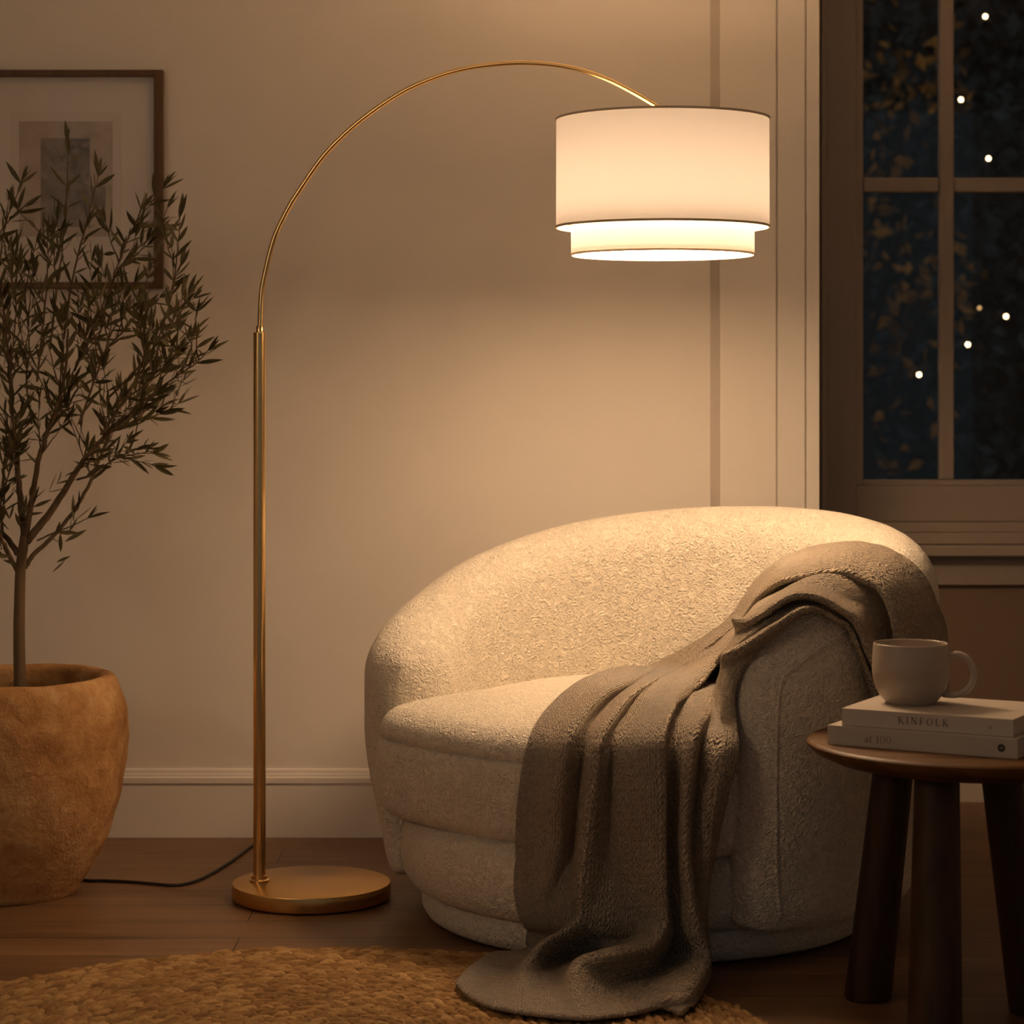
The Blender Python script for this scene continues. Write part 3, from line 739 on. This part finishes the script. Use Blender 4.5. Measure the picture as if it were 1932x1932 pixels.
# ------------------------------------------------------------------ framed picture
DP = YB-.002
pic = empty('picture_frame', (P(126, 0, DP).x, DP, P(0, 545, DP).z), label='brown wooden picture frame with pale mat hanging on the wall behind the olive tree', category='picture')
def pbox(px0, py0, px1, py1, y0, y1, b=None):
    a = P(px0, py1, DP); c = P(px1, py0, DP); return (b or B()).box((a.x, y0, a.z), (c.x, y1, c.z))
b = B(); yf = DP-.026
ou = (-58, 134, 310, 545); inn = (-41, 147, 293, 533)
def rect(r, y): a = P(r[0], r[3], DP); c = P(r[2], r[1], DP); return [(a.x, y, a.z), (c.x, y, a.z), (c.x, y, c.z), (a.x, y, c.z)]
b.add(rect(ou, yf)+rect(inn, yf)+rect(ou, DP)+rect(inn, DP), [(k, (k+1) % 4, 4+(k+1) % 4, 4+k) for k in range(4)]+[(8+k, 8+(k+1) % 4, (k+1) % 4, k) for k in range(4)]+[(4+k, 4+(k+1) % 4, 12+(k+1) % 4, 12+k) for k in range(4)]+[(12+k, 12+(k+1) % 4, 8+(k+1) % 4, 8+k) for k in range(4)])
b.build('frame', FRAME_WOOD, pic, bevel=.0025)
pbox(-42, 146, 294, 534, DP-.010, DP-.006).build('mat', MAT, pic)
pbox(22, 213, 230, 466, DP-.0112, DP-.0100).build('inner_mat', plain('inner_mat', (.70, .65, .585), .9), pic)
def mk_print():
    m = M('abstract_print'); co = m.coord()
    f = m.noise(co, 14, 4, .6, .8); c = m.ramp(f, (.35, (.43, .36, .29)), (.65, (.56, .48, .40)))
    return m.pbr(c, .8)
pr_ = pbox(38, 230, 214, 447, DP-.0122, DP-.0112).build('print', mk_print(), pic)
def mk_art():
    m = M('abstract_dark'); co = m.coord()
    f = m.noise(co, 22, 5, .6, 1.0); c = m.ramp(f, (.35, (.17, .145, .12)), (.52, (.27, .235, .2)), (.7, (.36, .31, .26)))
    return m.pbr(c, .8)
pbox(79, 262, 171, 429, DP-.0128, DP-.0122).build('print_block', mk_art(), pr_)
pbox(171, 352, 201, 393, DP-.0128, DP-.0122).build('print_block', mk_art(), pr_)
pbox(-42, 146, 294, 534, DP-.0205, DP-.0185).build('glass', GLASS, pic)

# ------------------------------------------------------------------ potted olive tree
DT = 4.95; TX = P(15, 0, DT).x
olive = empty('potted_olive_tree', (TX, DT, 0), label='slender olive tree in a rough terracotta pot at the left', category='plant')
pp = [(.145, .0), (.1475, .0035), (.1515, .009), (.157, .018), (.182, .055), (.205, .100), (.224, .153), (.240, .222), (.2465, .275), (.249, .335), (.2455, .39), (.235, .432), (.2265, .450), (.2175, .457), (.207, .457), (.199, .451), (.196, .440), (.198, .42), (.205, .395), (.0001, .393)]
pq = [Vector((.0001, .0004, 0)), Vector((.10, .0004, 0))]+spline([(r, z_, 0) for r, z_ in pp[:-1]], 5)
rows = []; n = 140
for p in pq:
    row = []
    for k in range(n):
        a = 2*PI*k/n; q = Vector((math.cos(a)*p.x, math.sin(a)*p.x, p.y))
        w = 1+(.006*noise.noise(q*7)+.0045*noise.noise(q*24))*min(1, p.x/.15)/.25*.9
        row.append((TX+q.x*w, DT+q.y*w, max(.0005, q.z+(.004*noise.noise(q*9+Vector((5, 0, 0))) if p.y > .42 else 0))))
    rows.append(row)
B().grid(rows, True).build('pot', CLAY, olive, True)
b = B(); rows = []
for j in range(12):
    r = .0001+.204*j/11
    rows.append([(TX+r*math.cos(2*PI*k/60), DT+r*math.sin(2*PI*k/60), .405+.012*noise.noise(Vector((r*math.cos(2*PI*k/60), r*math.sin(2*PI*k/60), 0))*22)-.004*j/11) for k in range(60)])
b.grid(rows, True).build('soil', SOIL, olive, True)

rt = random.Random(11)
wood = B(); leaves = B()
def leaf(p, d, size):
    d = d.normalized(); s = d.cross(Vector((rt.gauss(0, 1), rt.gauss(0, 1), rt.gauss(0, 1))))
    if s.length < 1e-3: return
    s.normalize(); nn = d.cross(s); L_ = size; w = size*rt.uniform(.075, .108)
    bend = nn*L_*rt.uniform(-.10, .10)
    pts = []
    for f, ww in ((0, .12), (.25, .8), (.5, 1), (.75, .68), (1, .02)):
        c = p+d*(L_*f)+bend*(f*f)*1.6
        pts.append((c-s*w*ww+nn*w*.25*ww, c, c+s*w*ww+nn*w*.25*ww))
    vs = [q for r in pts for q in r]
    fs = []
    for i in range(4): fs += [(3*i, 3*i+1, 3*i+4, 3*i+3), (3*i+1, 3*i+2, 3*i+5, 3*i+4)]
    leaves.add(vs, fs)
def rdir(d, ang):
    o = d.orthogonal().normalized(); a = rt.uniform(0, 2*PI)
    o = o*math.cos(a)+d.cross(o)*math.sin(a); return (d*math.cos(ang)+o*math.sin(ang)).normalized()
def twig_leaves(pts, start=.15, step=.0235, size=.050, dens=1.0):
    acc = 0; Lt = sum((pts[i+1]-pts[i]).length for i in range(len(pts)-1)); run = 0; side = rt.uniform(0, PI)
    for i in range(len(pts)-1):
        d = pts[i+1]-pts[i]; l = d.length
        if l < 1e-6: continue
        d = d/l; run += l; acc += l
        if run/Lt < start: continue
        while acc > step:
            acc -= step
            o = d.orthogonal().normalized(); o = o*math.cos(side)+d.cross(o)*math.sin(side); side += PI/2+rt.uniform(-.4, .4)
            for sg in (1, -1):
                if rt.random() > .66*dens: continue
                an = rt.uniform(.45, 1.0)
                leaf(pts[i+1]-d*acc, d*math.cos(an)+o*sg*math.sin(an)+Vector((0, 0, rt.uniform(-.12, .12))), size*rt.uniform(.65, 1.2))
    d = (pts[-1]-pts[-2]).normalized()
    for k in range(3): leaf(pts[-1], rdir(d, rt.uniform(.05, .45)), size*rt.uniform(.7, 1.1))
def branch(px, dz0, dz1, r0, r1, leafy=None, sub=0, sublen=.16, n=5, dens=1.0, substart=.3):
    m_ = len(px)-1
    pts = [P(a, c, DT+dz0+(dz1-dz0)*(i/m_)) for i, (a, c) in enumerate(px)]
    sp = spline(pts, n); K = len(sp)-1
    for i in range(1, K): sp[i] = sp[i]+Vector((rt.gauss(0, .0006), rt.gauss(0, .0006), 0))
    wood.tube(sp, [r0+(r1-r0)*(i/K) for i in range(K+1)], 8 if r0 > .004 else 6)
    if leafy is not None: twig_leaves(sp, leafy, dens=dens)
    for s_ in range(sub):
        f = rt.uniform(substart, .95); i = min(K-1, int(f*K)); p = sp[i]; d = (sp[i+1]-sp[i]).normalized()
        dd = rdir(d, rt.uniform(.45, 1.0)); dd = (dd+Vector((0, 0, .35))).normalized(); l = sublen*rt.uniform(.5, 1.15)
        q = [p]; cur = dd
        for k in range(6):
            cur = (cur+Vector((rt.gauss(0, .14), rt.gauss(0, .14), rt.gauss(0, .12)+.05))).normalized(); q.append(q[-1]+cur*(l/6))
        if max(v.y for v in q) > YB-.06 or max(v.x/v.y for v in q) > -.134 or max((v.z-H)/v.y for v in q) > .088: continue
        wood.tube(q, [max(.0009, .0021*(1-k/7)) for k in range(7)], 5)
        twig_leaves(q, .1, dens=dens)
# trunk and main limbs
tr = [P(a, c, DT) for a, c in ((39, 1330), (38, 1290), (36.5, 1235), (36, 1180), (37, 1130), (38.5, 1080), (42, 1045), (47, 1012))]
ts = spline(tr, 5); wood.tube(ts, [.0138-.0036*(i/(len(ts)-1))+.003*max(0, 1-i/6) for i in range(len(ts))], 14)
branch([(47, 1018), (40, 960), (34, 900), (31, 850), (24, 790), (20, 720), (12, 640), (3, 560)], 0, .06, .0078, .0022, .45, 9, .17)
branch([(48, 1015), (57, 960), (64, 920), (72, 870), (88, 820), (104, 775), (115, 740), (125, 690), (128, 620)], 0, -.08, .0072, .0024, .5, 9, .16)
branch([(50, 1022), (72, 995), (98, 962), (122, 925), (140, 895), (160, 865), (190, 832), (215, 808), (250, 778)], 0, -.03, .0088, .0030, .72, 7, .16, substart=.55)
branch([(47, 1072), (62, 1048), (90, 1022), (118, 992), (145, 955), (168, 915), (182, 880), (196, 845), (212, 800), (228, 740)], 0, .10, .0056, .0022, .72, 6, .15, substart=.6)
branch([(34, 1045), (18, 1022), (0, 1000), (-30, 960), (-60, 900), (-90, 820), (-105, 730)], 0, .06, .0068, .0025, .5, 12, .18)
branch([(33, 1078), (16, 1045), (2, 1018), (-25, 1000), (-70, 965), (-130, 900), (-180, 820)], 0, -.10, .0056, .0022, .5, 12, .18)
branch([(4, 1000), (1, 960), (4, 920), (10, 880), (22, 850), (40, 830)], .02, -.05, .0036, .0018, .4, 5, .12)
# upper leaders and outer twigs
L1 = [([(95, 660), (105, 560), (117, 470), (124, 400), (127, 330), (128, 272)], .02, .04),
 ([(120, 640), (135, 535), (150, 470), (163, 420), (176, 370), (186, 330)], -.03, -.06),
 ([(140, 700), (172, 630), (192, 580), (212, 525), (232, 475), (252, 428), (266, 396)], -.02, .04),
 ([(205, 750), (250, 705), (290, 655), (312, 600), (326, 550), (333, 495), (337, 450), (340, 410)], -.04, -.10),
 ([(192, 600), (215, 525), (240, 488), (270, 460), (296, 436)], .0, .08),
 ([(235, 790), (270, 758), (305, 730), (345, 702), (372, 684), (392, 662)], -.03, -.12),
 ([(20, 640), (-2, 540), (2, 470), (12, 415), (28, 376), (40, 345)], .05, .1),
 ([(70, 720), (78, 640), (87, 560), (90, 500), (90, 450)], -.08, -.05),
 ([(180, 690), (208, 650), (238, 620), (262, 590), (300, 562)], .06, .12),
 ([(240, 740), (275, 690), (310, 640), (335, 600), (352, 568)], .05, .02),
 ([(205, 815), (240, 800), (275, 790), (308, 778), (336, 762)], .04, .1),
 ([(145, 905), (170, 897), (195, 880), (225, 862), (252, 850), (270, 846)], .02, -.06),
 ([(70, 1020), (95, 1008), (118, 999), (140, 990), (165, 978)], -.01, -.05),
 ([(150, 800), (170, 740), (188, 690), (205, 640), (212, 590)], -.10, -.16),
 ([(105, 790), (130, 720), (160, 660), (180, 620)], .10, .16),
 ([(60, 800), (50, 720), (55, 650), (48, 570), (40, 510)], .08, .10),
 ([(30, 830), (18, 740), (25, 650), (30, 580), (20, 520)], -.10, -.14),
 ([(220, 760), (262, 735), (300, 705), (330, 672), (352, 640)], -.10, -.16),
 ([(190, 820), (225, 770), (255, 720), (272, 670), (282, 620)], -.08, -.12),
 ([(-40, 760), (-60, 660), (-50, 560), (-55, 470), (-40, 400)], 0, .05),
 ([(-90, 780), (-130, 690), (-150, 600), (-160, 500)], .05, .1), ([(-100, 760), (-180, 700), (-240, 640), (-290, 600)], -.05, .0),
 ([(-60, 880), (-130, 830), (-200, 780), (-270, 740)], .03, .08), ([(-20, 700), (-30, 600), (-15, 520), (-20, 440)], -.06, -.1)]
for i, (px, a, c) in enumerate(L1):
    if i == 12: branch(px, a, c, .0018, .0009, .45, 0, .06, dens=.7)
    elif i in (0, 1, 2, 3, 4, 6, 7): branch(px, a, c, .0026, .0009, .22, 4, .10)
    else: branch(px, a, c, .0026, .0009, .12, 5, .13)
wood.build('trunk', BARK, olive, True)
leaves.build('foliage', OLIVE, olive)

# ------------------------------------------------------------------ round jute rug
def rug():
    cx, cy, R = -.32, 3.612, .80
    nr, na = 300, 1500
    rr = np.linspace(.0008, R, nr)[:, None]; aa = np.linspace(0, 2*PI, na, endpoint=False)[None, :]
    W = .025; SL = .036
    ring = np.floor(rr/W); p = (rr/W-ring)*2-1
    rc = (ring+.5)*W; cnt = np.maximum(6, np.round(2*PI*rc/SL))
    rng = np.random.default_rng(3)
    half = np.where(p < 0, 0, 1); q = np.where(p < 0, p*2+1, p*2-1)          # -1..1 inside half ring
    wob = .25*np.sin(aa*37+ring*1.7)+.2*np.sin(aa*61+ring*2.9)
    s = aa/(2*PI)*cnt+half*.5+np.where(half == 0, 1, -1)*q*.30+wob*.4+ring*.37
    k = np.floor(s); f = (s-k)*2-1
    key = (ring*977+half*331+k*13).astype(int)
    tab = rng.random(4096); rv = tab[key % 4096]; rv2 = tab[(key*7+11) % 4096]
    hgt = np.clip(1-(np.abs(q)/(1.12-.75*f*f))**2, 0, 1)**.6*np.clip(1-np.abs(f)**3, 0, 1)**.5
    fib = np.cos(q*7.9+f*.8+rv*6)*np.sqrt(hgt)
    sub = np.floor((q+1)*1.25+rv*3).astype(int); rs = tab[(key*5+sub*1733+7) % 4096]
    z = .002+.0100*hgt*(.65+.5*rv)+.0021*fib
    z = z*np.clip((R-rr)/.006, 0, 1)**.5+.0003
    x = cx+rr*np.cos(aa)+0*rr; y = cy+rr*np.sin(aa)
    x += .0012*(rv2-.5); y += .0012*(rv-.5)
    edge = 1+.004*np.sin(aa*53)*(rr/R)**20
    x = cx+(x-cx)*edge; y = cy+(y-cy)*edge
    v = np.stack([x-cx, y-cy, z], -1).reshape(-1, 3)
    i = np.arange(nr-1)[:, None]*na; j = np.arange(na)[None, :]; jn = (j+1) % na
    fc = np.stack([i+j, i+na+j, i+na+jn, i+jn], -1).reshape(-1, 4)
    me = bpy.data.meshes.new('jute_rug')
    me.vertices.add(len(v)); me.vertices.foreach_set('co', v.astype(np.float32).ravel())
    me.loops.add(fc.size); me.loops.foreach_set('vertex_index', fc.astype(np.int32).ravel())
    me.polygons.add(len(fc)); me.polygons.foreach_set('loop_start', (np.arange(len(fc))*4).astype(np.int32))
    me.polygons.foreach_set('loop_total', np.full(len(fc), 4, np.int32))
    me.update(calc_edges=True); me.validate()
    me.polygons.foreach_set('use_smooth', np.ones(len(fc), bool))
    at = me.attributes.new('strand', 'FLOAT', 'POINT'); at.data.foreach_set('value', (.45*rv+.55*rs+0*aa).astype(np.float32).ravel())
    o = bpy.data.objects.new('jute_rug', me); C.objects.link(o); o.location = (cx, cy, 0)
    m = M('jute'); a = m.n('ShaderNodeAttribute'); a.attribute_name = 'strand'
    fn = m.noise(m.coord(scale=(1, 1, 1)), 260, 3)
    t = m.math('ADD', m.math('MULTIPLY', a.outputs['Fac'], .7), m.math('MULTIPLY', fn, .4))
    c = m.ramp(t, (.12, (.115, .052, .013)), (.5, (.26, .136, .042)), (.95, (.50, .315, .125)))
    me.materials.append(m.pbr(c, .85, 0, m.bump(fn, .4, .002)))
    o['label'] = 'round woven jute rug on the wooden floor in front of the armchair'; o['category'] = 'rug'
rug()

# added soft warm fill light, unseen, left of the viewer, brightens the chair front
ld = bpy.data.lights.new('fill_light', 'POINT'); ld.energy = 20; ld.color = (1, .72, .46); ld.shadow_soft_size = .25
lo = bpy.data.objects.new('fill_light', ld); C.objects.link(lo); lo.location = (-2.35, 1.7, 1.75)
# ------------------------------------------------------------------ sky, camera, exposure
w = bpy.data.worlds.new('dusk'); bpy.context.scene.world = w; w.use_nodes = True
bg = w.node_tree.nodes['Background']; bg.inputs[0].default_value = (.64, .67, .70, 1); bg.inputs[1].default_value = .15
cam = bpy.data.cameras.new('camera'); co = bpy.data.objects.new('camera', cam); C.objects.link(co)
co.location = (0, 0, H); co.rotation_euler = (PI/2, 0, 0)
cam.sensor_fit = 'HORIZONTAL'; cam.sensor_width = 36; cam.lens = 36*F/1932; cam.shift_y = -(966-HOR)/1932; cam.clip_start = .05
cam.dof.use_dof = True; cam.dof.focus_distance = 4.5; cam.dof.aperture_fstop = 5.0
sc = bpy.context.scene; sc.camera = co
vs_ = sc.view_settings; vs_.view_transform = 'Standard'; vs_.look = 'None'; vs_.exposure = 0; vs_.gamma = 1; vs_.use_curve_mapping = False
